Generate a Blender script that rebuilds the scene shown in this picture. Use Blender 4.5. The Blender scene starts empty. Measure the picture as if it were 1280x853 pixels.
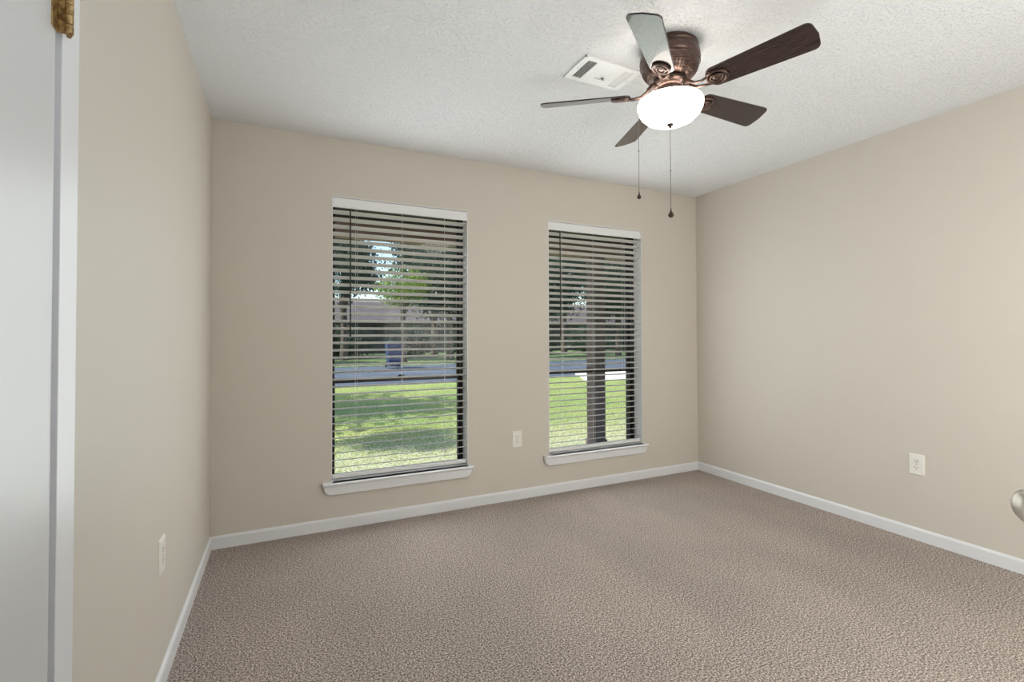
import bpy, bmesh, math, random
import numpy as np
from mathutils import Vector, Matrix

S = bpy.context.scene
COL = S.collection
R = math.radians

# ------------------------------------------------------------------ camera
F_PX, YAW, PITCH, ROLL = 601.05, 0.441664, 0.0163393, -0.00314
CAM_H = 1.1965
fw = Vector((math.sin(YAW)*math.cos(PITCH), math.cos(YAW)*math.cos(PITCH), math.sin(PITCH)))
rt = Vector((math.cos(YAW), -math.sin(YAW), 0))
up = rt.cross(fw)
rt2 = rt*math.cos(ROLL) + up*math.sin(ROLL)
up2 = -rt*math.sin(ROLL) + up*math.cos(ROLL)
cd = bpy.data.cameras.new('camera')
cd.sensor_width = 36.0
cd.lens = F_PX/1280*36
cd.shift_y = -(426.5-409.97)/1280
cd.clip_start = 0.02
cd.clip_end = 400
cam = bpy.data.objects.new('camera', cd)
cam.matrix_world = Matrix.Translation((0, 0, CAM_H)) @ Matrix((rt2, up2, -fw)).transposed().to_4x4()
COL.objects.link(cam)
S.camera = cam

# ------------------------------------------------------------------ view, world, sun
S.view_settings.view_transform = 'Standard'
S.view_settings.look = 'None'
S.view_settings.exposure = 0.0
S.view_settings.gamma = 1.0
S.view_settings.use_curve_mapping = False
S.cycles.use_denoising = True
S.cycles.max_bounces = 14
S.cycles.diffuse_bounces = 8
S.cycles.sample_clamp_indirect = 6

BOWL_POWER = 6.0          # emission of the fan's glass bowl
HALL_FILL = 12.0          # emission of the added fill lamp in the hall
DAYLIGHT = 1.0

w = bpy.data.worlds.new('sky'); S.world = w
w.use_nodes = True
nt = w.node_tree
sky = nt.nodes.new('ShaderNodeTexSky')
sky.sky_type = 'NISHITA'
sky.sun_disc = False
sky.sun_elevation = R(52)
sky.sun_rotation = R(-80)
nt.links.new(sky.outputs[0], nt.nodes['Background'].inputs[0])
nt.nodes['Background'].inputs[1].default_value = 0.32*DAYLIGHT

sl = bpy.data.lights.new('sun', 'SUN')
sl.energy = 8.0*DAYLIGHT
sl.angle = R(0.6)
sl.color = (1.0, 0.95, 0.86)
sun = bpy.data.objects.new('sun', sl)
sun_dir = Vector((0.80, -0.12, -0.95)).normalized()      # direction the light travels
sun.rotation_euler = sun_dir.to_track_quat('-Z', 'Y').to_euler()
sun.location = (-8, -2, 12)
COL.objects.link(sun)

# added unseen fill lamps, standing in for a flash bounced behind the camera
fl = bpy.data.lights.new('bounce_fill', 'AREA')
fl.shape = 'DISK'; fl.size = 0.8; fl.energy = 88.0; fl.color = (0.90, 0.955, 1.0)
flo = bpy.data.objects.new('bounce_fill', fl)
flo.location = (2.05, 0.50, 0.95)
flo.rotation_euler = Vector((-0.10, -1.0, 0.25)).to_track_quat('-Z', 'Y').to_euler()
COL.objects.link(flo)
fl2 = fl.copy(); fl2.energy = 9.0; fl2.size = 0.5
flo2 = bpy.data.objects.new('bounce_fill', fl2)
flo2.location = (0.62, 0.42, 0.62)
flo2.rotation_euler = Vector((0.05, -0.15, 1.0)).to_track_quat('-Z', 'Y').to_euler()
COL.objects.link(flo2)
# added area lamps inside the blinds, standing in for daylight through each window
for wx in (0.714, 2.262):
    wl = bpy.data.lights.new('window_fill', 'AREA')
    wl.shape = 'RECTANGLE'; wl.size = 0.86; wl.size_y = 1.68; wl.energy = 12.5; wl.color = (0.90, 0.97, 0.98)
    wo = bpy.data.objects.new('window_fill', wl)
    wo.location = (wx, 3.175, 1.18)
    wo.rotation_euler = Vector((0, -1, 0)).to_track_quat('-Z', 'Y').to_euler()
    COL.objects.link(wo)

# ------------------------------------------------------------------ helpers
def tag(o, label=None, cat=None, group=None, kind=None):
    if label: o['label'] = label
    if cat: o['category'] = cat
    if group: o['group'] = group
    if kind: o['kind'] = kind
    return o

def empty(name, loc=(0, 0, 0), parent=None):
    o = bpy.data.objects.new(name, None)
    o.empty_display_size = 0.1
    o.location = loc
    COL.objects.link(o)
    if parent: o.parent = parent
    return o

def build(name, bm, mat, parent=None, smooth=False, bevel=0.0, auto=None):
    """bm holds world coordinates; the object is parented keeping them."""
    bmesh.ops.recalc_face_normals(bm, faces=bm.faces)
    me = bpy.data.meshes.new(name)
    bm.to_mesh(me); bm.free()
    o = bpy.data.objects.new(name, me)
    COL.objects.link(o)
    if mat: me.materials.append(mat)
    if smooth or auto:
        for p in me.polygons: p.use_smooth = True
        if auto:
            try: me.set_sharp_from_angle(angle=R(auto))
            except Exception: pass
    if bevel:
        b = o.modifiers.new('bevel', 'BEVEL'); b.width = bevel; b.segments = 2; b.limit_method = 'ANGLE'
    if parent:
        o.parent = parent
        m = Matrix.Identity(4)
        chain = []
        q = parent
        while q: chain.append(q); q = q.parent
        for q in reversed(chain): m = m @ Matrix.LocRotScale(q.location, q.rotation_euler, q.scale)
        me.transform(m.inverted())
    return o

def box(bm, lo, hi, M=None):
    x0, y0, z0 = lo; x1, y1, z1 = hi
    vs = [bm.verts.new((M @ Vector(c)) if M else c) for c in
          [(x0,y0,z0),(x1,y0,z0),(x1,y1,z0),(x0,y1,z0),(x0,y0,z1),(x1,y0,z1),(x1,y1,z1),(x0,y1,z1)]]
    for f in [(0,3,2,1),(4,5,6,7),(0,1,5,4),(1,2,6,5),(2,3,7,6),(3,0,4,7)]:
        bm.faces.new([vs[i] for i in f])
    return bm

def new(): return bmesh.new()

def prism(bm, pts, axis, a, b, M=None):
    """extrude a closed outline (2D pts) along axis 0/1/2 from a to b."""
    def P(p, t):
        v = [0, 0, 0]; oth = [i for i in range(3) if i != axis]
        v[oth[0]], v[oth[1]], v[axis] = p[0], p[1], t
        v = Vector(v)
        return M @ v if M else v
    A = [bm.verts.new(P(p, a)) for p in pts]; B = [bm.verts.new(P(p, b)) for p in pts]
    n = len(pts)
    bm.faces.new(A); bm.faces.new(B[::-1])
    for i in range(n): bm.faces.new([A[i], B[i], B[(i+1) % n], A[(i+1) % n]])
    return bm

def lathe(bm, prof, c=(0, 0, 0), n=48, M=None, cap0=False, cap1=False):
    rings = []
    for r, z in prof:
        if r < 1e-6:
            v = Vector((0, 0, z)); v = (M @ v) if M else v + Vector(c)
            rings.append([bm.verts.new(v)])
        else:
            L = []
            for k in range(n):
                a = 2*math.pi*k/n
                v = Vector((r*math.cos(a), r*math.sin(a), z)); v = (M @ v) if M else v + Vector(c)
                L.append(bm.verts.new(v))
            rings.append(L)
    for A, B in zip(rings[:-1], rings[1:]):
        for k in range(n):
            a0, a1 = A[k % len(A)], A[(k+1) % len(A)]
            b0, b1 = B[k % len(B)], B[(k+1) % len(B)]
            vs = []
            for v in (a0, a1, b1, b0):
                if v not in vs: vs.append(v)
            if len(vs) > 2: bm.faces.new(vs)
    if cap0 and len(rings[0]) > 2: bm.faces.new(rings[0])
    if cap1 and len(rings[-1]) > 2: bm.faces.new(rings[-1])
    return bm

def tube(bm, pts, rad, n=10, sx=1.0, close_ends=True):
    pts = [Vector(p) for p in pts]
    rads = rad if isinstance(rad, (list, tuple)) else [rad]*len(pts)
    rings = []
    ref = None
    for i, p in enumerate(pts):
        d = (pts[min(i+1, len(pts)-1)] - pts[max(i-1, 0)]).normalized()
        if ref is None: ref = Vector((0, 0, 1)) if abs(d.z) < .9 else Vector((1, 0, 0))
        u = d.cross(ref).normalized(); v = u.cross(d).normalized(); ref = v
        rings.append([bm.verts.new(p + rads[i]*(u*math.cos(2*math.pi*k/n)*sx + v*math.sin(2*math.pi*k/n))) for k in range(n)])
    for A, B in zip(rings[:-1], rings[1:]):
        for k in range(n): bm.faces.new([A[k], A[(k+1) % n], B[(k+1) % n], B[k]])
    if close_ends: bm.faces.new(rings[0]); bm.faces.new(rings[-1][::-1])
    return bm

def torus(bm, Rr, r, M, n=36, m=10, sx=1.0, sy=1.0):
    rings = []
    for i in range(n):
        a = 2*math.pi*i/n
        L = []
        for j in range(m):
            b = 2*math.pi*j/m
            q = Rr + r*math.cos(b)
            L.append(bm.verts.new(M @ Vector((q*math.cos(a)*sx, q*math.sin(a)*sy, r*math.sin(b)))))
        rings.append(L)
    for i in range(n):
        A, B = rings[i], rings[(i+1) % n]
        for j in range(m): bm.faces.new([A[j], A[(j+1) % m], B[(j+1) % m], B[j]])
    return bm

# ------------------------------------------------------------------ materials
def mat(name, col, rough=0.5, metal=0.0, spec=0.5, coat=0.0, emit=None, estr=0.0):
    m = bpy.data.materials.new(name); m.use_nodes = True
    b = m.node_tree.nodes['Principled BSDF']
    b.inputs['Base Color'].default_value = (*col, 1)
    b.inputs['Roughness'].default_value = rough
    b.inputs['Metallic'].default_value = metal
    b.inputs['Specular IOR Level'].default_value = spec
    b.inputs['Coat Weight'].default_value = coat
    if emit:
        b.inputs['Emission Color'].default_value = (*emit, 1)
        b.inputs['Emission Strength'].default_value = estr
    return m

def noise(m, scale, detail=4, rough=.5, vec='Object', sc=None):
    nt = m.node_tree
    t = nt.nodes.new('ShaderNodeTexCoord'); n = nt.nodes.new('ShaderNodeTexNoise')
    n.inputs['Scale'].default_value = scale; n.inputs['Detail'].default_value = detail; n.inputs['Roughness'].default_value = rough
    src = t.outputs[vec]
    if sc:
        mp = nt.nodes.new('ShaderNodeMapping'); mp.inputs['Scale'].default_value = sc
        nt.links.new(src, mp.inputs[0]); src = mp.outputs[0]
    nt.links.new(src, n.inputs['Vector'])
    return n

def ramp(m, src, stops):
    nt = m.node_tree
    r = nt.nodes.new('ShaderNodeValToRGB')
    while len(r.color_ramp.elements) < len(stops): r.color_ramp.elements.new(.5)
    for e, (p, c) in zip(r.color_ramp.elements, stops): e.position = p; e.color = (*c, 1)
    nt.links.new(src, r.inputs[0])
    return r

def mixc(m, f, a, b, mode='MIX'):
    nt = m.node_tree
    x = nt.nodes.new('ShaderNodeMix'); x.data_type = 'RGBA'; x.blend_type = mode
    if isinstance(f, float): x.inputs[0].default_value = f
    else: nt.links.new(f, x.inputs[0])
    for s, i in ((a, 6), (b, 7)):
        if isinstance(s, tuple): x.inputs[i].default_value = (*s, 1)
        else: nt.links.new(s, x.inputs[i])
    return x.outputs[2]

def setcol(m, out): m.node_tree.links.new(out, m.node_tree.nodes['Principled BSDF'].inputs['Base Color'])

def bump(m, src, strength, dist):
    nt = m.node_tree
    b = nt.nodes.new('ShaderNodeBump'); b.inputs['Strength'].default_value = strength; b.inputs['Distance'].default_value = dist
    nt.links.new(src, b.inputs['Height'])
    nt.links.new(b.outputs[0], nt.nodes['Principled BSDF'].inputs['Normal'])
    return b

# wall paint: warm greige with a faint roller stipple
M_wall = mat('wall_paint', (.585, .545, .485), .55, spec=.35)
n = noise(M_wall, 260, 2); bump(M_wall, n.outputs[0], .12, .001)
M_ceil = mat('ceiling_texture', (.79, .80, .815), .9, spec=.2)
n1 = noise(M_ceil, 95, 3, .75); n2 = noise(M_ceil, 230, 2)
r1 = ramp(M_ceil, n1.outputs[0], [(.36, (0, 0, 0)), (.47, (.8, .8, .8)), (.66, (1, 1, 1))])
mx = mixc(M_ceil, .3, r1.outputs[0], n2.outputs[0])
bump(M_ceil, mx, .75, .006)
M_trim = mat('trim_paint', (.74, .75, .77), .32, spec=.5)
M_door = mat('door_paint', (.61, .615, .62), .33, spec=.5)
M_blind = mat('blind_slat_vinyl', (.80, .78, .765), .42, spec=.4)
M_valance = mat('blind_valance_vinyl', (.78, .785, .79), .4, spec=.4)
M_cord = mat('blind_cord', (.75, .74, .72), .8)
M_wand = mat('dark_wand_plastic', (.025, .022, .02), .35)
M_frame = mat('bronze_aluminium', (.016, .013, .012), .4, metal=.3)
M_plate = mat('outlet_plastic', (.80, .78, .73), .35)
M_slot = mat('outlet_slot', (.05, .045, .04), .6)
M_brass = mat('aged_brass', (.50, .34, .15), .38, metal=.9)
n = noise(M_brass, 90, 4); rr = ramp(M_brass, n.outputs[0], [(.35, (.22, .13, .06)), (.6, (.58, .42, .2))]); setcol(M_brass, rr.outputs[0])
M_nickel = mat('satin_nickel', (.50, .46, .40), .38, metal=1.0)
M_vent = mat('vent_enamel', (.78, .78, .775), .4)
M_black = mat('duct_shade_black', (.02, .02, .02), .9)

M_carpet = mat('carpet_pile', (.3, .24, .2), 1.0, spec=.1)
nA = noise(M_carpet, 145, 2, .85); nB = noise(M_carpet, 340, 2, .6); nC = noise(M_carpet, 1.6, 3, .55, sc=(1, .55, 1))
cr = ramp(M_carpet, nA.outputs[0], [(.36, (.10, .080, .070)), (.46, (.31, .258, .228)), (.54, (.53, .46, .415)), (.64, (.92, .83, .77))])
cr2 = ramp(M_carpet, nB.outputs[0], [(.35, (.62, .60, .58)), (.65, (1.25, 1.25, 1.25))])
c1 = mixc(M_carpet, 1.0, cr.outputs[0], cr2.outputs[0], 'MULTIPLY')
cr3 = ramp(M_carpet, nC.outputs[0], [(.40, (.95, .95, .96)), (.60, (1.07, 1.06, 1.06))])
c2 = mixc(M_carpet, 1.0, c1, cr3.outputs[0], 'MULTIPLY'); setcol(M_carpet, c2)
mb = mixc(M_carpet, .5, nA.outputs[0], nB.outputs[0]); bump(M_carpet, mb, .9, .012)

# fan
M_bronze = mat('brushed_bronze', (.20, .105, .075), .33, metal=.75)
n = noise(M_bronze, 40, 3, .6, sc=(1, 1, 9)); rr = ramp(M_bronze, n.outputs[0], [(.35, (.050, .034, .030)), (.68, (.16, .098, .078))]); setcol(M_bronze, rr.outputs[0])
M_walnut = mat('dark_walnut_blade', (.04, .022, .02), .24, spec=.30, coat=.5)
n = noise(M_walnut, 10, 7, .6, sc=(1, 12, 1)); rr = ramp(M_walnut, n.outputs[0], [(.35, (.022, .013, .012)), (.55, (.036, .021, .019)), (.75, (.052, .030, .026))]); setcol(M_walnut, rr.outputs[0])
M_bowl = mat('frosted_bowl_glass', (.9, .9, .88), .35, emit=(1.0, .93, .84), estr=BOWL_POWER)
M_darkmetal = mat('dark_fob_metal', (.05, .035, .03), .3, metal=.7)
M_chain = mat('chain_metal', (.20, .17, .15), .4, metal=.7)

# outside
M_glass = bpy.data.materials.new('window_glass'); M_glass.use_nodes = True
gn = M_glass.node_tree
gn.nodes.remove(gn.nodes['Principled BSDF'])
tr = gn.nodes.new('ShaderNodeBsdfTransparent'); gl = gn.nodes.new('ShaderNodeBsdfGlossy'); fr = gn.nodes.new('ShaderNodeFresnel'); ms = gn.nodes.new('ShaderNodeMixShader')
gl.inputs['Roughness'].default_value = .02; fr.inputs['IOR'].default_value = 1.27
tr.inputs['Color'].default_value = (.93, .95, .94, 1)
gn.links.new(fr.outputs[0], ms.inputs[0]); gn.links.new(tr.outputs[0], ms.inputs[1]); gn.links.new(gl.outputs[0], ms.inputs[2])
gn.links.new(ms.outputs[0], gn.nodes['Material Output'].inputs['Surface'])

M_lawn = mat('lawn_grass', (.2, .3, .05), .9, spec=.2)
nA = noise(M_lawn, 26, 4, .8); nB = noise(M_lawn, .8, 3); nC = noise(M_lawn, 70, 2)
ga = ramp(M_lawn, nA.outputs[0], [(.36, (.05, .09, .02)), (.48, (.24, .32, .07)), (.58, (.50, .55, .20)), (.70, (.80, .80, .58))])
gb = ramp(M_lawn, nB.outputs[0], [(.4, (.85, .95, .85)), (.6, (1.15, 1.08, 1.0))])
lawn_c = mixc(M_lawn, 1.0, ga.outputs[0], gb.outputs[0], 'MULTIPLY')
# pale dry thatch in the strip of turf next to the porch
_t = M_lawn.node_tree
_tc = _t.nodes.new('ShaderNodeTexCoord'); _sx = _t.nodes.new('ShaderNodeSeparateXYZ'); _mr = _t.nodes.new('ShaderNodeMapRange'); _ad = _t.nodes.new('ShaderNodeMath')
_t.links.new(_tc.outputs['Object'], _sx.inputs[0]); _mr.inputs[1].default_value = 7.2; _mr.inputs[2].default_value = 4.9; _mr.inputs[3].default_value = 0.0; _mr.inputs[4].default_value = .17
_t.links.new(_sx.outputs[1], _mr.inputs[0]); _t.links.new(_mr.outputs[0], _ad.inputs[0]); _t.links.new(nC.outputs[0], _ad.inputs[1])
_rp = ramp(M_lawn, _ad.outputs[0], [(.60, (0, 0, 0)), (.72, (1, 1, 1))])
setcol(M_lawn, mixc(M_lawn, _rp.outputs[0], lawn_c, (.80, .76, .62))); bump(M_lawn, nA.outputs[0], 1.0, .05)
M_asphalt = mat('asphalt', (.20, .25, .33), .85); n = noise(M_asphalt, 3, 5, .6, sc=(.25, 2, 1))
rr = ramp(M_asphalt, n.outputs[0], [(.35, (.042, .056, .082)), (.6, (.085, .105, .14))]); setcol(M_asphalt, rr.outputs[0])
M_conc = mat('pale_concrete', (.72, .70, .66), .85); n = noise(M_conc, 5, 4)
rr = ramp(M_conc, n.outputs[0], [(.3, (.60, .58, .55)), (.7, (.80, .78, .74))]); setcol(M_conc, rr.outputs[0])
M_verge = mat('verge_grass', (.12, .2, .05), .9); n = noise(M_verge, 6, 5, .7)
rr = ramp(M_verge, n.outputs[0], [(.38, (.03, .05, .015)), (.52, (.12, .19, .05)), (.66, (.42, .48, .26))]); setcol(M_verge, rr.outputs[0])
M_post = mat('stained_post_wood', (.15, .105, .095), .7); n = noise(M_post, 9, 5, .6, sc=(6, 6, .5))
rr = ramp(M_post, n.outputs[0], [(.3, (.11, .075, .068)), (.7, (.20, .145, .13))]); setcol(M_post, rr.outputs[0])
M_soffit = mat('porch_soffit', (.10, .075, .065), .8); n = noise(M_soffit, 3, 3, sc=(1, 8, 1))
rr = ramp(M_soffit, n.outputs[0], [(.3, (.035, .026, .022)), (.7, (.07, .052, .045))]); setcol(M_soffit, rr.outputs[0])
M_beam = mat('porch_beam_wood', (.30, .18, .13), .7)
M_brick = mat('house_brick', (.35, .2, .15), .85)
M_bark = mat('tree_bark', (.10, .075, .055), .9); n = noise(M_bark, 8, 5, .7, sc=(5, 5, .6))
rr = ramp(M_bark, n.outputs[0], [(.3, (.035, .028, .022)), (.7, (.15, .115, .085))]); setcol(M_bark, rr.outputs[0])
def leafmat(name, a, b, c):
    m = mat(name, b, .5, spec=.5)
    nn = noise(m, 1.3, 4, .8); r_ = ramp(m, nn.outputs[0], [(.35, a), (.5, b), (.68, c)]); setcol(m, r_.outputs[0])
    nt = m.node_tree; pb = nt.nodes['Principled BSDF']
    tl = nt.nodes.new('ShaderNodeBsdfTranslucent'); nt.links.new(r_.outputs[0], tl.inputs[0])
    mx = nt.nodes.new('ShaderNodeMixShader'); mx.inputs[0].default_value = .35
    nt.links.new(pb.outputs[0], mx.inputs[1]); nt.links.new(tl.outputs[0], mx.inputs[2])
    nt.links.new(mx.outputs[0], nt.nodes['Material Output'].inputs['Surface'])
    return m
M_leafD = leafmat('dark_leaves', (.012, .032, .020), (.028, .062, .036), (.055, .11, .055))
M_leafL = leafmat('yellow_green_leaves', (.07, .13, .02), (.20, .30, .04), (.42, .5, .1))
M_bin = mat('blue_bin_plastic', (.004, .022, .11), .45)
M_rubber = mat('rubber', (.02, .02, .02), .8)
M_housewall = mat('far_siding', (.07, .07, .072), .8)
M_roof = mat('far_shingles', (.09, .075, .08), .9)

# ------------------------------------------------------------------ room dimensions
XL, YB, XR = -0.3776, 3.1841, 3.3354
YF, H = -0.24, 2.44
WT = 0.20                     # outer wall thickness
WIN = [(0.265, 1.163), (1.812, 2.712)]
WZ0, WZ1 = 0.296, 2.075
HX0, HX1, HY = -0.377, 1.9, -1.5    # hall behind the camera
DOOR_X0, DOOR_X1, DOOR_H = 0.06, 0.84, 2.04

def struct(name, bm, m, **k):
    o = build(name, bm, m, **k); o['kind'] = 'structure'; return o

struct('floor', box(new(), (XL-.15, HY-.12, -.12), (XR+.15, YB+WT, 0)), M_carpet)
struct('ceiling', box(new(), (XL-.15, HY-.12, H), (XR+.15, YB+WT, H+.12)), M_ceil)
# back wall with the two openings
bm = new()
for x0, x1 in [(XL-.15, WIN[0][0]), (WIN[0][1], WIN[1][0]), (WIN[1][1], XR+.15)]: box(bm, (x0, YB, 0), (x1, YB+WT, H))
for a, b in WIN:
    box(bm, (a, YB, 0), (b, 3.28, WZ0-.02)); box(bm, (a, 3.28, 0), (b, YB+WT, WZ0-.046)); box(bm, (a, YB, WZ1), (b, YB+WT, H))
struct('wall_back', bm, M_wall)
struct('wall_right', box(new(), (XR, HY-.12, 0), (XR+.15, YB, H)), M_wall)
# left wall with the closet opening
CY0, CY1, CZ = 0.335, 1.112, 2.045
bm = new()
box(bm, (XL-.15, HY-.12, 0), (XL, CY0, H)); box(bm, (XL-.15, CY1, 0), (XL, YB, H)); box(bm, (XL-.15, CY0, CZ), (XL, CY1, H))
box(bm, (XL-.15, CY0, 0), (XL-.06, CY1, CZ))
struct('wall_left', bm, M_wall)
bm = new()
box(bm, (XL, YF-.12, 0), (DOOR_X0, YF, H)); box(bm, (DOOR_X1, YF-.12, 0), (XR, YF, H)); box(bm, (DOOR_X0, YF-.12, DOOR_H), (DOOR_X1, YF, H))
struct('wall_front', bm, M_wall)
bm = new(); box(bm, (XL, HY-.12, 0), (XR, HY, H)); box(bm, (HX1, HY, 0), (HX1+.1, YF-.12, H))
struct('wall_hall', bm, M_wall)

# baseboards: moulded profile (depth from the wall, height)
BH, BT = .0715, .012
prof = [(0, 0), (BT, 0), (BT, BH-.012), (BT-.004, BH-.004), (BT-.008, BH), (0, BH)]
bm = new(); prism(bm, [(YB-d, z) for d, z in prof], 0, XL, XR); struct('baseboard_back', bm, M_trim)
bm = new(); prism(bm, [(XL+d, z) for d, z in prof], 1, CY1+.09, YB); prism(bm, [(XL+d, z) for d, z in prof], 1, YF, CY0-.09); struct('baseboard_left', bm, M_trim)
bm = new(); prism(bm, [(XR-d, z) for d, z in prof], 1, YF, YB); struct('baseboard_right', bm, M_trim)
bm = new(); prism(bm, [(YF+d, z) for d, z in prof], 0, DOOR_X1+.08, XR); prism(bm, [(YF+d, z) for d, z in prof], 0, XL, DOOR_X0-.08); struct('baseboard_front', bm, M_trim)

# ------------------------------------------------------------------ closet door in the left wall
def casing_profile(w, t):       # (across, out) with a rounded outer edge
    return [(0, 0), (0, t-.0008), (.0008, t), (w-.010, t), (w-.004, t-.002), (w, t-.006), (w, 0)]
CT = .0156; CW = .088
bm = new()
prism(bm, [(XL+o, CY1+.002+a) for a, o in casing_profile(CW, CT)], 2, 0, CZ+CW)
prism(bm, [(XL+o, CY0-.002-a) for a, o in casing_profile(CW, CT)], 2, 0, CZ+CW)
prism(bm, [(XL+o, CZ+a) for a, o in casing_profile(CW, CT)], 1, CY0-.002, CY1+.002)
o = struct('trim_1', bm, M_trim)
d1 = empty('door_1', (XL, CY0, 0)); d1['kind'] = 'structure'
bm = box(new(), (XL-.026, CY0+.004, .012), (XL+.0096, CY1-.0075, CZ-.004)); build('door_slab', bm, M_door, d1, bevel=.0015)
bm = new()
box(bm, (XL-.06, CY1-.0045, 0), (XL+.004, CY1+.002, CZ)); box(bm, (XL-.06, CY0-.002, 0), (XL+.004, CY0+.0035, CZ)); box(bm, (XL-.06, CY0, CZ-.003), (XL+.004, CY1, CZ+.001))
build('door_jamb', bm, M_trim, d1)
HXc, HYc = -.3515, 1.110
for z0 in (1.738, .2):
    hg = build('hinge', box(new(), (XL+.0096, CY1-.027, z0), (XL+.0118, CY1-.006, z0+.089)), M_brass, d1)
    bm = new()
    for k in range(5):
        z = z0 + k*.0178
        lathe(bm, [(.0055, z+.0006), (.0064, z+.0015), (.0064, z+.0163), (.0055, z+.0172)], (HXc, HYc, 0), 20, cap0=True, cap1=True)
    lathe(bm, [(0, z0-.006), (.003, z0-.005), (.0045, z0-.0015), (.0045, z0), (.003, z0+.001)], (HXc, HYc, 0), 16)
    lathe(bm, [(.003, z0+.088), (.0045, z0+.089), (.0045, z0+.0905), (.003, z0+.094), (0, z0+.095)], (HXc, HYc, 0), 16)
    box(bm, (HXc-.016, HYc-.003, z0), (HXc-.004, HYc-.0005, z0+.089))
    k_ = build('hinge_knuckle', bm, M_brass, hg, auto=40)
bm = new(); lathe(bm, [(.026, 0), (.026, .004), (.012, .008), (.010, .028), (.022, .036), (.0275, .048), (.024, .060), (.012, .066), (0, .067)],
      M=Matrix.Translation((XL+.0096, CY0+.07, .92)) @ Matrix.Rotation(R(90), 4, 'Y'), n=32, cap0=True)
build('door_knob', bm, M_nickel, d1, smooth=True)

# ------------------------------------------------------------------ entry door, swung open past the camera's right
KX, KY, KZ = 1.081, .343, .920
ph = R(38)
tdir = Vector((math.sin(ph), math.cos(ph), 0)); ndir = Vector((-math.cos(ph), math.sin(ph), 0))
face = Vector((KX, KY, 0)) - ndir*.050
edge = face + tdir*.060
hinge_pt = edge - tdir*.76
DM = Matrix((tdir, -ndir, Vector((0, 0, 1)))).transposed().to_4x4(); DM.translation = hinge_pt      # local x along door, y away from the camera
d2 = empty('door_2', hinge_pt); d2['kind'] = 'structure'
bm = box(new(), (0, 0, .012), (.76, .035, 2.03), DM); build('door_slab', bm, M_door, d2, bevel=.0015)
KM = DM @ Matrix.Translation((.70, 0, KZ)) @ Matrix.Rotation(R(90), 4, 'X')
bm = new(); lathe(bm, [(.031, 0), (.031, .004), (.027, .009), (.014, .011), (.0115, .016), (.0115, .024), (.016, .028), (.0235, .034), (.0275, .043), (.028, .052), (.0255, .061), (.018, .068), (.008, .071), (0, .0715)], M=KM, n=48, cap0=True)
build('door_knob', bm, M_nickel, d2, smooth=True)
KM2 = DM @ Matrix.Translation((.70, .035, KZ)) @ Matrix.Rotation(R(-90), 4, 'X')
bm = new(); lathe(bm, [(.031, 0), (.031, .004), (.014, .011), (.0115, .024), (.0235, .034), (.028, .050), (.018, .066), (0, .069)], M=KM2, n=32, cap0=True)
build('door_knob', bm, M_nickel, d2, smooth=True)
bm = new()
for side, x in ((-1, DOOR_X0), (1, DOOR_X1)):
    prism(bm, [(x+side*a, YF+o) for a, o in casing_profile(.07, .015)], 2, 0, DOOR_H+.07)
    box(bm, (min(x, x-side*.004), YF-.12, 0), (max(x, x-side*.004), YF, DOOR_H))
prism(bm, [(YF+o, DOOR_H+a) for a, o in casing_profile(.07, .015)], 0, DOOR_X0, DOOR_X1)
struct('trim_2', bm, M_trim)

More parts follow.
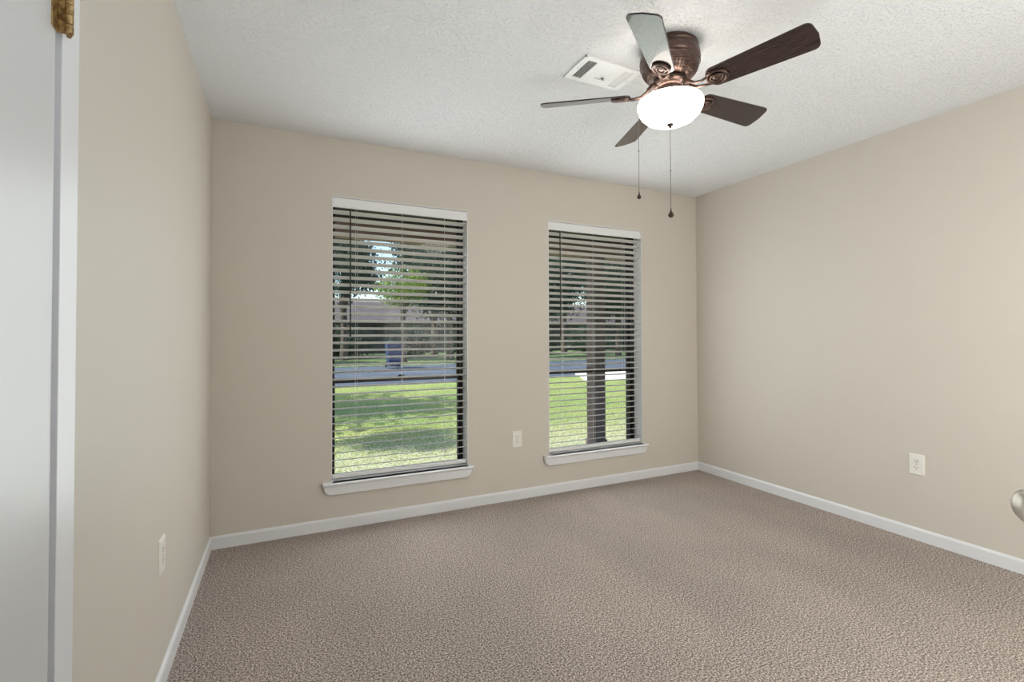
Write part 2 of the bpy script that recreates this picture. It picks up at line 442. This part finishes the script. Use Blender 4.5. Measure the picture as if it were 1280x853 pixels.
# ------------------------------------------------------------------ windows
def window(idx, a, b):
    root = empty('window_%d' % idx, ((a+b)/2, YB, WZ0)); root['kind'] = 'structure'
    fy0, fy1 = 3.283, 3.378
    # painted reveal around the opening
    bm = new(); t = .004
    box(bm, (a, YB-.001, WZ0-.02), (a+t, fy0+.02, WZ1)); box(bm, (b-t, YB-.001, WZ0-.02), (b, fy0+.02, WZ1)); box(bm, (a, YB-.001, WZ1-t), (b, fy0+.02, WZ1))
    build('reveal', bm, M_trim, root)
    # stool and apron
    bm = new()
    prism(bm, [(YB-.045, WZ0-.016), (YB-.050, WZ0-.010), (YB-.050, WZ0-.006), (YB-.045, WZ0), (fy0-.001, WZ0), (fy0-.001, WZ0-.02), (YB-.040, WZ0-.02)], 0, a+t, b-t)
    prism(bm, [(YB-.045, WZ0-.018), (YB-.050, WZ0-.012), (YB-.050, WZ0-.006), (YB-.044, WZ0), (YB, WZ0), (YB, WZ0-.0205), (YB-.040, WZ0-.0205)], 0, a-.052, b+.026)
    build('stool', bm, M_trim, root, bevel=.002)
    bm = new()
    ap = []
    z1, z0 = WZ0-.0205, WZ0-.078
    L, Rr = a-.046, b+.020
    for k in range(9):
        q = R(90*k/8); ap.append((L+.045-.045*math.cos(q), z0+.050-.050*math.sin(q)))
    for k in range(9):
        q = R(90*k/8); ap.append((Rr-.045+.045*math.sin(q), z0+.050-.050*math.cos(q)))
    ap = [(L, z1)] + ap + [(Rr, z1)]
    prism(bm, ap, 1, YB-.030, YB); build('apron', bm, M_trim, root, bevel=.005)
    # dark bronze aluminium frame
    bm = new()
    fwid = .016
    x0, x1, z0, z1 = a+.002, b-.002, WZ0-.0, WZ1-.002
    box(bm, (x0, fy0, z0), (x0+fwid, fy1, z1)); box(bm, (x1-fwid, fy0, z0), (x1, fy1, z1))
    box(bm, (x0+fwid, fy0, z1-.02), (x1-fwid, fy1, z1)); box(bm, (x0, fy0, z0-.045), (x1, fy1, z0-.004))
    build('window_frame', bm, M_frame, root, bevel=.001)
    for nm, za, zb, yy in (('upper_sash', .893, z1-.02, 3.345), ('lower_sash', z0-.004, .918, 3.318)):
        bm = new()
        xa, xb = x0+fwid, x1-fwid
        s = .012
        box(bm, (xa, yy-.011, za), (xa+s, yy+.011, zb)); box(bm, (xb-s, yy-.011, za), (xb, yy+.011, zb))
        box(bm, (xa+s, yy-.011, za), (xb-s, yy+.011, za+(.025 if nm == 'upper_sash' else .010))); box(bm, (xa+s, yy-.011, zb-(.028 if nm == 'lower_sash' else .012)), (xb-s, yy+.011, zb))
        o = build(nm, bm, M_frame, root, bevel=.001)
        bm = new(); box(bm, (xa+s, yy-.002, za+.005), (xb-s, yy+.002, zb-.005)); build('glass_pane', bm, M_glass, o)
    # sash lock on the meeting rail
    xm = (a+b)/2
    bm = new(); box(bm, (xm-.02, 3.300, .918), (xm+.02, 3.330, .924)); lathe(bm, [(.009, .924), (.009, .932), (0, .933)], (xm, 3.315, 0), 16); box(bm, (xm-.004, 3.290, .926), (xm+.030, 3.298, .932))
    build('sash_lock', bm, M_frame, root)
    return root

window(1, *WIN[0])
window(2, *WIN[1])

# ------------------------------------------------------------------ blinds
TILT = R(17)
def blind(a, b, label, wand_x, cords):
    root = empty('window_blind', ((a+b)/2, YB+.05, WZ1-.004))
    tag(root, label, 'window blind', 'white slatted blinds in the two windows')
    xa, xb = a+.008, b-.006
    yc = 3.236
    # valance board with a small cove, and the head rail behind it
    bm = new()
    prism(bm, [(3.187, 2.012), (3.187, 2.064), (3.190, 2.0695), (3.197, 2.0695), (3.197, 2.008), (3.190, 2.008)], 0, a+.005, b-.005)
    build('valance', bm, M_valance, root)
    bm = new(); box(bm, (xa, 3.205, 2.028), (xb, 3.262, 2.069)); build('head_rail', bm, M_valance, root, bevel=.002)
    # slats
    bm = new()
    pitch = .0464; z = 1.988; W = .050; T = .0030
    zs = []
    while z > WZ0+.045: zs.append(z); z -= pitch
    c, s = math.cos(TILT), math.sin(TILT)
    for z in zs:
        pts = []
        n = 6
        top = []; bot = []
        for k in range(n+1):
            u = -W/2 + W*k/n
            crown = .0022*(1-(2*u/W)**2)
            th = T/2*(1.0 if 0 < k < n else .45)
            for lst, sg in ((top, 1), (bot, -1)):
                v = crown + sg*th
                lst.append((yc + u*c + v*s, z - u*s + v*c))
        prism(bm, top + bot[::-1], 0, xa, xb)
    build('slats', bm, M_blind, root, auto=40)
    # bottom rail
    zb = WZ0+.018
    bm = new(); prism(bm, [(yc-.024, zb-.010), (yc-.026, zb-.004), (yc-.026, zb+.010), (yc-.022, zb+.016), (yc+.022, zb+.008), (yc+.026, zb+.002), (yc+.026, zb-.008), (yc+.022, zb-.014)], 0, xa, xb)
    br = build('bottom_rail', bm, M_valance, root)
    # ladder cords: a front and a back string at each ladder
    for x in cords:
        bm = new()
        tube(bm, [(x-.009, yc-.0262, 2.03), (x-.009, yc-.0262, zb)], .0008, 6)
        tube(bm, [(x+.009, yc+.0262, 2.03), (x+.009, yc+.0262, zb)], .0008, 6)
        for z in zs: tube(bm, [(x-.009, yc-.0262, z+.0065), (x, yc, z-.0022), (x+.009, yc+.0262, z-.0095)], .0005, 5)
        build('ladder_cord', bm, M_cord, root)
    # tilt wand
    bm = new(); tube(bm, [(wand_x, 3.199, 2.010), (wand_x+.001, 3.196, 1.60), (wand_x+.001, 3.196, 1.205)], .0042, 8)
    lathe(bm, [(0, 1.190), (.005, 1.192), (.0055, 1.20), (.0042, 1.21)], (wand_x+.001, 3.196, 0), 10)
    lathe(bm, [(.0025, 2.008), (.0025, 2.03)], (wand_x, 3.200, 0), 8, cap1=True)
    build('tilt_wand', bm, M_wand, root, smooth=True)
    return root
blind(*WIN[0], 'white horizontal slat blind in the left window, nearer the white closet door', .376, (.418, .714, 1.010))
blind(*WIN[1], 'white horizontal slat blind in the right window, with the porch post behind it', 1.926, (1.965, 2.262, 2.560))

# ------------------------------------------------------------------ outlets
def outlet(M, label):
    """M: local x along the wall, y out of the wall, z up; origin at the plate's centre."""
    root = empty('wall_outlet', M.translation)
    tag(root, label, 'outlet', 'duplex wall outlets')
    bm = new()
    w_, h_ = .0385, .0605
    outer = [(-w_, -h_), (w_, -h_), (w_, h_), (-w_, h_)]
    inn = [(x*.90, z*.93) for x, z in outer]
    A = [bm.verts.new(M @ Vector((x, 0, z))) for x, z in outer]
    A2 = [bm.verts.new(M @ Vector((x, .0025, z))) for x, z in outer]
    B = [bm.verts.new(M @ Vector((x, .006, z))) for x, z in inn]
    bm.faces.new(A[::-1]); bm.faces.new(B)
    for i in range(4):
        j = (i+1) % 4
        bm.faces.new([A[i], A[j], A2[j], A2[i]]); bm.faces.new([A2[i], A2[j], B[j], B[i]])
    build('cover_plate', bm, M_plate, root)
    for zc in (.0195, -.0195):
        pts = []
        for k in range(24):
            a = 2*math.pi*k/24
            pts.append((.0172*math.cos(a), max(-.0125, min(.0125, .0172*math.sin(a)))+zc))
        bm = new(); prism(bm, pts, 1, .0055, .0078, M); rc = build('receptacle', bm, M_plate, root)
        bm = new()
        box(bm, (-.0078, .0074, zc-.001), (-.0052, .0082, zc+.0085), M); box(bm, (.0052, .0074, zc+.0005), (.0078, .0082, zc+.0075), M)
        prism(bm, [(.0026*math.cos(2*math.pi*k/12), zc-.0075+.0028*math.sin(2*math.pi*k/12)) for k in range(12)], 1, .0074, .0082, M)
        build('slot', bm, M_slot, rc)
    bm = new(); lathe(bm, [(.0033, 0), (.0033, .0015), (.0022, .0022), (0, .0022)], M=M @ Matrix.Translation((0, .0055, 0)) @ Matrix.Rotation(R(-90), 4, 'X'), n=14)
    build('screw', bm, M_nickel, root)
    return root
def frame(pos, along, out):
    m = Matrix((Vector(along), Vector(out), Vector((0, 0, 1)))).transposed().to_4x4(); m.translation = Vector(pos); return m
outlet(frame((1.543, YB, .4385), (1, 0, 0), (0, -1, 0)), 'beige duplex outlet on the back wall between the two windows')
outlet(frame((XR, 1.537, .4385), (0, -1, 0), (-1, 0, 0)), 'beige duplex outlet low on the right wall')
outlet(frame((XL, 2.000, .4520), (0, 1, 0), (1, 0, 0)), 'beige duplex outlet on the left wall beyond the closet door')

# ------------------------------------------------------------------ ceiling vent
vx0, vx1, vy0, vy1 = 1.200, 1.512, 1.762, 1.950
root = empty('ceiling_vent', ((vx0+vx1)/2, (vy0+vy1)/2, H)); tag(root, 'white metal air register in the ceiling beside the fan', 'vent')
bm = new()
ym0, ym1 = vy0+.022, vy1-.022
s1 = (vx0+.030, vx0+.078); s2 = (vx1-.078, vx1-.030)
def plate(lo, hi, z0=H-.009, z1=H-.005): box(bm, (*lo, z0), (*hi, z1))
plate((vx0+.006, vy0+.006), (vx1-.006, ym0)); plate((vx0+.006, ym1), (vx1-.006, vy1-.006))
plate((vx0+.006, ym0), (s1[0], ym1)); plate((s1[1], ym0), (s2[0], ym1)); plate((s2[1], ym0), (vx1-.006, ym1))
for (lo, hi) in (((vx0, vy0), (vx1, vy0+.006)), ((vx0, vy1-.006), (vx1, vy1)), ((vx0, vy0), (vx0+.006, vy1)), ((vx1-.006, vy0), (vx1, vy1))):
    box(bm, (*lo, H-.009), (*hi, H))
build('frame', bm, M_vent, root)
for (xa, xb), sg in ((s1, 1), (s2, -1)):
    bm = new()
    n = 6
    for k in range(n):
        xc = xa + (xb-xa)*(k+.5)/n
        Mx = Matrix.Translation((xc, 0, H-.0045)) @ Matrix.Rotation((R(-38) if sg > 0 else R(22)), 4, 'Y')
        box(bm, (-.0042, ym0, -.0005), (.0042, ym1, .0005), Mx)
    build('louver_bank', bm, M_vent, root)
bm = box(new(), (vx0+.01, vy0+.01, H-.0012), (vx1-.01, vy1-.01, H-.0004)); build('duct_shade_sheet', bm, M_black, root)  # black sheet below the ceiling paints in the duct's shade
bm = new(); box(bm, (vx0+.165, vy1-.070, H-.016), (vx0+.180, vy1-.066, H-.009))
for k in range(5): box(bm, (vx0+.140+k*.012, vy1-.060, H-.0098), (vx0+.144+k*.012, vy1-.050, H-.009))
build('damper_lever', bm, M_chain, root)
for x, y in ((vx0+.017, (vy0+vy1)/2), (vx1-.017, (vy0+vy1)/2)):
    bm = new(); lathe(bm, [(0, H-.011), (.003, H-.0105), (.0035, H-.009)], (x, y, 0), 12); build('screw', bm, M_nickel, root)

# ------------------------------------------------------------------ ceiling fan
FX, FY = 1.497, 1.566
fan = empty('ceiling_fan', (FX, FY, H)); tag(fan, 'bronze five-blade ceiling fan with a lit frosted glass bowl', 'ceiling fan')
def P(z): return (FX, FY, z)
bm = new()
lathe(bm, [(.110, H), (.117, H-.006), (.119, H-.020), (.116, H-.026), (.121, H-.032), (.125, H-.050), (.126, H-.066), (.122, H-.072), (.125, H-.076),
           (.125, H-.082), (.121, H-.086), (.118, H-.100), (.114, H-.104), (.115, H-.109), (.110, H-.114), (.100, H-.124), (.098, H-.128), (.090, H-.136), (.078, H-.142), (.060, H-.145), (0, H-.145)],
      (FX, FY, 0), 72)
mh = build('motor_housing', bm, M_bronze, fan, auto=25)
# ribs around the flared skirt of the housing
bm = new()
for k in range(44):
    a = 2*math.pi*k/44
    ca, sa = math.cos(a), math.sin(a)
    tube(bm, [(FX+r*ca, FY+r*sa, z) for r, z in ((.1115, H-.1125), (.1035, H-.1205), (.0985, H-.1275), (.0915, H-.1350))], .0024, 6)
build('ribbed_skirt', bm, M_bronze, mh, smooth=True)
bm = new()
lathe(bm, [(.055, H-.143), (.070, H-.150), (.072, H-.162), (.066, H-.170), (.052, H-.173), (.047, H-.178), (.047, H-.222), (.052, H-.226), (.060, H-.230), (.062, H-.238), (.045, H-.242), (0, H-.242)], (FX, FY, 0), 56)
build('light_fitter', bm, M_bronze, fan, auto=30)
# glass bowl: open at the top
ZR = 2.197
bm = new()
pr = [(.128, ZR+.004), (.1335, ZR+.004), (.1365, ZR-.004), (.1365, ZR-.014), (.132, ZR-.032), (.121, ZR-.052), (.101, ZR-.071), (.074, ZR-.084), (.044, ZR-.091), (.012, ZR-.093)]
inn = [(r-.004 if r > .02 else r, z+.004) for r, z in pr[3:][::-1]] + [(.131, ZR-.006)]
lathe(bm, pr + inn, (FX, FY, 0), 64)
build('glass_bowl', bm, M_bowl, fan, smooth=True)
bm = new(); lathe(bm, [(.014, ZR-.091), (.015, ZR-.094), (.011, ZR-.098), (.006, ZR-.101), (.0065, ZR-.106), (.003, ZR-.110), (0, ZR-.111)], (FX, FY, 0), 24)
build('finial', bm, M_darkmetal, fan, smooth=True)

# blades with their irons
BR0, BR1 = .165, .563
def blade_outline():
    pts = []
    w0, w1 = .050, .0625          # half widths at root and tip
    # root arc
    for k in range(13):
        a = R(90 + 180*k/12)
        pts.append((BR0+.034 + .034*math.cos(a), w0*math.sin(a)*1.0))
    # lower edge, out to the tip corner
    rc = .024
    for k in range(7):
        a = R(-90 + 80*k/6)
        pts.append((BR1-rc-.006 + rc*math.cos(a), -(w1-rc) + rc*math.sin(a)))
    pts.append((BR1, 0))
    for k in range(7):
        a = R(10 + 80*k/6)
        pts.append((BR1-rc-.006 + rc*math.cos(a), (w1-rc) + rc*math.sin(a)))
    return pts
BLADES = [(-142.3, 2.250), (-73.6, 2.233), (0.3, 2.240), (71.7, 2.238), (143.5, 2.238)]
first = None
for i, (ang, zb) in enumerate(BLADES):
    if first is None:
        bm = new(); prism(bm, blade_outline(), 2, -.0030, .0030)
        o = build('blade', bm, M_walnut, None, bevel=.0015)
        bm = new()
        I = Matrix.Translation((.207, 0, -.0075))
        torus(bm, .034, .0055, I, sx=1.1, sy=.98)
        lathe(bm, [(.036, -.003), (.034, -.006), (.026, -.007), (.024, -.005), (0, -.005)], M=Matrix.Translation((.207, 0, 0)), n=32)
        torus(bm, .0195, .0035, Matrix.Translation((.207, 0, -.0105)), sx=1.25, sy=.9)
        lathe(bm, [(.0165, -.007), (.013, -.0115), (.006, -.0135), (0, -.014)], M=Matrix.Translation((.207, 0, 0)) @ Matrix.Diagonal((1.25, .9, 1, 1)), n=24)
        for sy in (-1, 1):
            tube(bm, [(.052, .010*sy, .038), (.072, .015*sy, .034), (.095, .016*sy, .014), (.120, .013*sy, -.004), (.150, .014*sy, -.010), (.180, .022*sy, -.009)], [.0060, .0065, .006, .0055, .005, .0045], 8)
        tube(bm, [(.058, 0, .040), (.075, 0, .036), (.095, 0, .022)], [.010, .010, .006], 10)
        ir = build('blade_iron', bm, M_bronze, None, smooth=True)
        ir.parent = o
        first = (o, ir)
        b_, i_ = o, ir
    else:
        b_ = first[0].copy(); i_ = first[1].copy()
        COL.objects.link(b_); COL.objects.link(i_)
        i_.parent = b_
    b_.parent = fan
    b_.location = (0, 0, zb-H)
    b_.rotation_mode = 'QUATERNION'
    Q = (Matrix.Rotation(R(ang), 4, 'Z') @ Matrix.Rotation(R(-18), 4, 'X')).to_quaternion()
    b_.rotation_quaternion = Q
    # the iron's arm stays level where it meets the hub
    i_.rotation_mode = 'QUATERNION'
    i_.rotation_quaternion = (1, 0, 0, 0)

# pull chains
def chain(pts, fob, z_end, big):
    bm = new(); tube(bm, pts, .0011, 6)
    P0, P1 = Vector(pts[-2]), Vector(pts[-1])
    nbe = 60
    for k in range(nbe):
        q = P0.lerp(P1, k/nbe)
        lathe(bm, [(0, -.0019), (.0017, -.0010), (.0017, .0010), (0, .0019)], q, 6)
    q = P0.lerp(P1, .52)
    lathe(bm, [(0, -.004), (.003, -.002), (.003, .002), (0, .004)], q, 8)
    pc = build('pull_chain', bm, M_chain, fan, smooth=True)
    bm = new(); x, y = pts[-1][:2]
    lathe(bm, [(0, z_end+big*1.0), (.0025, z_end+big*.98), (.0030, z_end+big*.72), (big*.18, z_end+big*.55), (big*.30, z_end+big*.32), (big*.30, z_end+big*.2), (big*.16, z_end+.002), (0, z_end)], (x, y, 0), 20)
    build('fob', bm, M_darkmetal, pc, smooth=True)
chain([P(ZR-.110), (FX, FY, 1.735)], 'fob', 1.700, .040)
ux, uy = -rt.x, -rt.y
def off(r, z, back=0.0): return (FX+ux*r+fw.x*back, FY+uy*r+fw.y*back, z)
chain([off(.046, H-.205, -.02), off(.100, H-.225, -.02), off(.139, H-.243, -.02), off(.1415, H-.262, -.02), off(.1415, 1.800, -.02)], 'fob', 1.775, .030)

# ------------------------------------------------------------------ added fill lamp in the hall, unseen behind the camera
hl = empty('hall_fill_lamp', (.45, -.85, H)); tag(hl, 'added fill lamp out of view in the hall, shaped as a round flush fitting', 'ceiling light')
bm = new(); lathe(bm, [(.17, H), (.175, H-.012), (.165, H-.02), (.15, H-.02)], (.45, -.85, 0), 40); build('base', bm, M_bronze, hl, smooth=True)
M_hallglass = mat('hall_fill_glass', (.9, .9, .88), .4, emit=(1.0, .95, .88), estr=HALL_FILL)
bm = new(); lathe(bm, [(.155, H-.018), (.150, H-.045), (.12, H-.07), (.07, H-.085), (0, H-.09)], (.45, -.85, 0), 40); build('glass_shade', bm, M_hallglass, hl, smooth=True)

# ------------------------------------------------------------------ outside: porch, lawn, street
GZ = -.15
def ground(name, x0, x1, y0, y1, z, m, th=.3): return struct(name, box(new(), (x0, y0, z-th), (x1, y1, z)), m)
ground('lawn', -40, 60, 4.92, 13.25, GZ, M_lawn)
ground('porch_slab', -3, 8, YB+WT, 4.92, GZ+.02, M_conc)
ground('curb', -40, 60, 13.25, 13.42, GZ+.03, M_conc)
ground('street', -40, 60, 13.42, 22.2, GZ-.02, M_asphalt)
ground('verge', -60, 90, 22.2, 70, GZ, M_verge)
struct('driveway', prism(new(), [(7.95, 11.75), (13.0, 11.2), (15.2, 13.9), (9.2, 14.3)], 2, GZ-.3, GZ+.04), M_conc)
struct('porch_roof', prism(new(), [(YB+WT, 2.62), (4.95, 2.24), (5.1, 2.24), (5.1, 2.34), (YB+WT, 3.3), (-1.8, 4.4), (-1.8, 2.62), ], 0, -3.5, 9.0), M_soffit)
struct('porch_beam', box(new(), (-3.2, 4.68, 2.135), (8.6, 4.86, 2.30)), M_beam)
post = empty('porch_post', (3.355, 4.76, GZ)); tag(post, 'brown wooden porch post outside the right window', 'post')
build('post_shaft', box(new(), (3.275, 4.68, GZ+.02), (3.435, 4.84, 2.135)), M_post, post, bevel=.008)
bm = new(); box(bm, (3.262, 4.667, GZ+.02), (3.448, 4.853, GZ+.12)); build('post_base', bm, M_post, post, bevel=.006)

# blue wheelie bin beyond the street
bx, by = 4.2, 20.7
bin_ = empty('wheelie_bin', (bx, by, GZ)); tag(bin_, 'blue wheelie bin standing across the street, seen through the left window', 'bin')
bm = new()
lo = [(-.24, -.28), (.24, -.28), (.24, .28), (-.24, .28)]; hi = [(-.31, -.37), (.31, -.37), (.31, .37), (-.31, .37)]
A = [bm.verts.new((bx+x, by+y, GZ+.06)) for x, y in lo]; B = [bm.verts.new((bx+x, by+y, GZ+1.02)) for x, y in hi]
bm.faces.new(A); bm.faces.new(B)
for i in range(4): bm.faces.new([A[i], A[(i+1) % 4], B[(i+1) % 4], B[i]])
build('bin_body', bm, M_bin, bin_, bevel=.02)
bm = new(); prism(bm, [(by-.41, GZ+1.02), (by+.40, GZ+1.02), (by+.40, GZ+1.09), (by+.1, GZ+1.13), (by-.35, GZ+1.08), (by-.41, GZ+1.05)], 0, bx-.34, bx+.34); build('bin_lid', bm, M_bin, bin_, bevel=.01)
for sx in (-1, 1):
    bm = new(); lathe(bm, [(0, -.03), (.11, -.03), (.12, -.02), (.12, .02), (.11, .03), (0, .03)], M=Matrix.Translation((bx+sx*.26, by+.30, GZ+.12)) @ Matrix.Rotation(R(90), 4, 'Y'), n=20); build('bin_wheel', bm, M_rubber, bin_)
bm = new(); tube(bm, [(bx-.25, by+.44, GZ+1.0), (bx+.25, by+.44, GZ+1.0)], .015, 8); build('bin_handle', bm, M_bin, bin_)

# house across the street, in the trees' shade
hs = empty('neighbour_house', (14, 42, GZ)); tag(hs, 'grey single-storey house behind the trees across the street', 'house')
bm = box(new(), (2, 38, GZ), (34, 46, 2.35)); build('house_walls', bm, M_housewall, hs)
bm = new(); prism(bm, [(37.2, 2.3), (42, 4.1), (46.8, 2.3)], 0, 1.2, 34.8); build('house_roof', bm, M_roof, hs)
for x in (5, 10, 18, 22):
    bm = box(new(), (x, 37.94, 1.0-.15), (x+1.4, 38.02, 2.0)); o = build('house_window', bm, M_frame, hs)
    bm = box(new(), (x+.08, 37.92, .93), (x+1.32, 37.95, 1.92)); build('house_pane', bm, M_housewall, o)
bm = box(new(), (14.5, 37.93, GZ), (15.5, 38.02, 2.05)); build('house_door', bm, M_beam, hs)

# ------------------------------------------------------------------ trees
def crown_mesh(name, seed, n_leaf, rad, squash, leaf, clumps):
    rng = np.random.default_rng(seed)
    cc = rng.normal(size=(clumps, 3)); cc /= np.linalg.norm(cc, axis=1)[:, None]
    cc *= (rng.random((clumps, 1))**.45)*rad*.80
    cc[:, 2] *= squash
    idx = rng.integers(0, clumps, n_leaf)
    off_ = rng.normal(size=(n_leaf, 3))*rad*.17
    c = cc[idx] + off_
    a = rng.normal(size=(n_leaf, 3)); a /= np.linalg.norm(a, axis=1)[:, None]
    b = rng.normal(size=(n_leaf, 3)); b -= a*(a*b).sum(1)[:, None]; b /= np.linalg.norm(b, axis=1)[:, None]
    s = leaf*(.6+.8*rng.random((n_leaf, 1)))
    V = np.stack([c-a*s, c+b*s*.45, c+a*s, c-b*s*.45], 1).reshape(-1, 3)
    me = bpy.data.meshes.new(name)
    me.vertices.add(len(V)); me.vertices.foreach_set('co', V.ravel())
    me.loops.add(n_leaf*4); me.loops.foreach_set('vertex_index', np.arange(n_leaf*4))
    me.polygons.add(n_leaf); me.polygons.foreach_set('loop_start', np.arange(n_leaf)*4); me.polygons.foreach_set('loop_total', np.full(n_leaf, 4))
    me.update(calc_edges=True)
    return me, cc
kinds = []
for seed, rad, squash, lf, cl, m in ((3, 3.0, .95, .13, 60, M_leafD), (7, 2.8, 1.1, .12, 44, M_leafD), (11, 2.6, .9, .11, 26, M_leafL), (17, 2.4, 1.15, .11, 40, M_leafD)):
    me, cc = crown_mesh('foliage', seed, {3: 17000, 7: 15000, 11: 7000, 17: 9000}[seed], rad, squash, lf, cl)
    me.materials.append(m)
    kinds.append((me, cc, rad))
def tree(x, y, h, kind, s, label, group='trees across the street', rz=0, low=False, rot=0.0):
    me, cc, rad = kinds[kind]
    root = empty('shade_tree', (x, y, GZ)); tag(root, label, 'tree', group)
    root.rotation_euler.z = rot
    f = bpy.data.objects.new('foliage', me); COL.objects.link(f); f.parent = root; f.location = (0, 0, h); f.scale = (s, s, s)
    bm = new()
    rnd = random.Random(int(x*7+y*13))
    r0 = .16*s+.05
    tube(bm, [(0, 0, -.1), (.05, 0, h*.3), (-.04, .05, h*.6), (0, 0, h*.95)], [r0*1.25, r0, r0*.85, r0*.5], 10)
    for k in range(7):
        t = Vector(cc[rnd.randrange(len(cc))])*s*.9 + Vector((0, 0, h))
        st = Vector((0, 0, h*(.45+.06*k)))
        mid = st.lerp(t, .5) + Vector((0, 0, .25))
        tube(bm, [st, mid, t], [r0*.45, r0*.28, r0*.1], 6)
    me2 = bpy.data.meshes.new('trunk'); bmesh.ops.recalc_face_normals(bm, faces=bm.faces); bm.to_mesh(me2); bm.free(); me2.materials.append(M_bark)
    t = bpy.data.objects.new('trunk', me2); COL.objects.link(t); t.parent = root
    return root
TREES = [
    # x, y, crown height, kind, scale, label
    (-2.2, 26.0, 4.3, 0, .86, 'dark leafy tree far left across the street'),
    (8.5, 26.2, 4.4, 0, .84, 'dark leafy tree across the street right of the blue bin'),
    (14.3, 25.8, 4.4, 0, .84, 'dark leafy tree across the street, left edge of the right window'),
    (20.3, 26.2, 4.4, 0, .84, 'dark leafy tree across the street behind the porch post'),
    (26.2, 25.8, 4.4, 0, .84, 'dark leafy tree across the street right of the porch post'),
    (0.2, 33.5, 7.4, 1, 1.05, 'tall dark tree in the second row, left edge of the left window'),
    (9.7, 33.5, 7.8, 1, 1.1, 'tall dark tree in the second row, right half of the left window'),
    (20.4, 33.3, 7.6, 1, 1.1, 'tall dark tree in the second row between the windows'),
    (27.8, 33.5, 7.8, 1, 1.1, 'tall dark tree in the second row, right window'),
]
for i, (x, y, h, k, s, lab) in enumerate(TREES): tree(x, y, h, k, s, lab, rot=i*1.3)
tree(3.0, 28.3, 5.5, 3, .88, 'thin-leaved tree across the street with the sky showing through it', group='', rot=.9)
tree(5.3, 23.6, 3.6, 2, .50, 'small yellow-green tree across the street near the blue bin', group='', rot=.5)
tree(-3.9, 10.2, 4.9, 2, 1.0, 'yellow-green tree left of the lawn, casting the shade on it', group='', rot=.5)
tree(-2.6, 6.9, 4.9, 2, .30, 'slender yellow-green tree near the porch at the left of the lawn', group='', rot=2.5)
def bush(x, y, sc, label, m=0):
    root = empty('shrub', (x, y, GZ)); tag(root, label, 'shrub', 'shrubs behind the trees across the street')
    f = bpy.data.objects.new('foliage', kinds[m][0]); COL.objects.link(f); f.parent = root
    f.location = (0, 0, 1.45*sc); f.scale = (1.15*sc, .62*sc, .55*sc); f.rotation_euler.z = x
    bm = new(); tube(bm, [(0, 0, -.1), (0, 0, 1.0*sc)], .06, 8); tube(bm, [(0, 0, .2), (.5*sc, .1, 1.2*sc)], .04, 8); tube(bm, [(0, 0, .2), (-.5*sc, 0, 1.3*sc)], .04, 8)
    me2 = bpy.data.meshes.new('stem'); bm.to_mesh(me2); bm.free(); me2.materials.append(M_bark)
    t = bpy.data.objects.new('stem', me2); COL.objects.link(t); t.parent = root
BUSH = ['leftmost', 'second from the left', 'third from the left', 'fourth from the left', 'fifth from the left', 'sixth from the left', 'seventh from the left', 'rightmost']
for i in range(8): bush(-1.6 + i*4.4, 30.2, .66, 'dark green shrub across the street, %s of the hedge row' % BUSH[i])
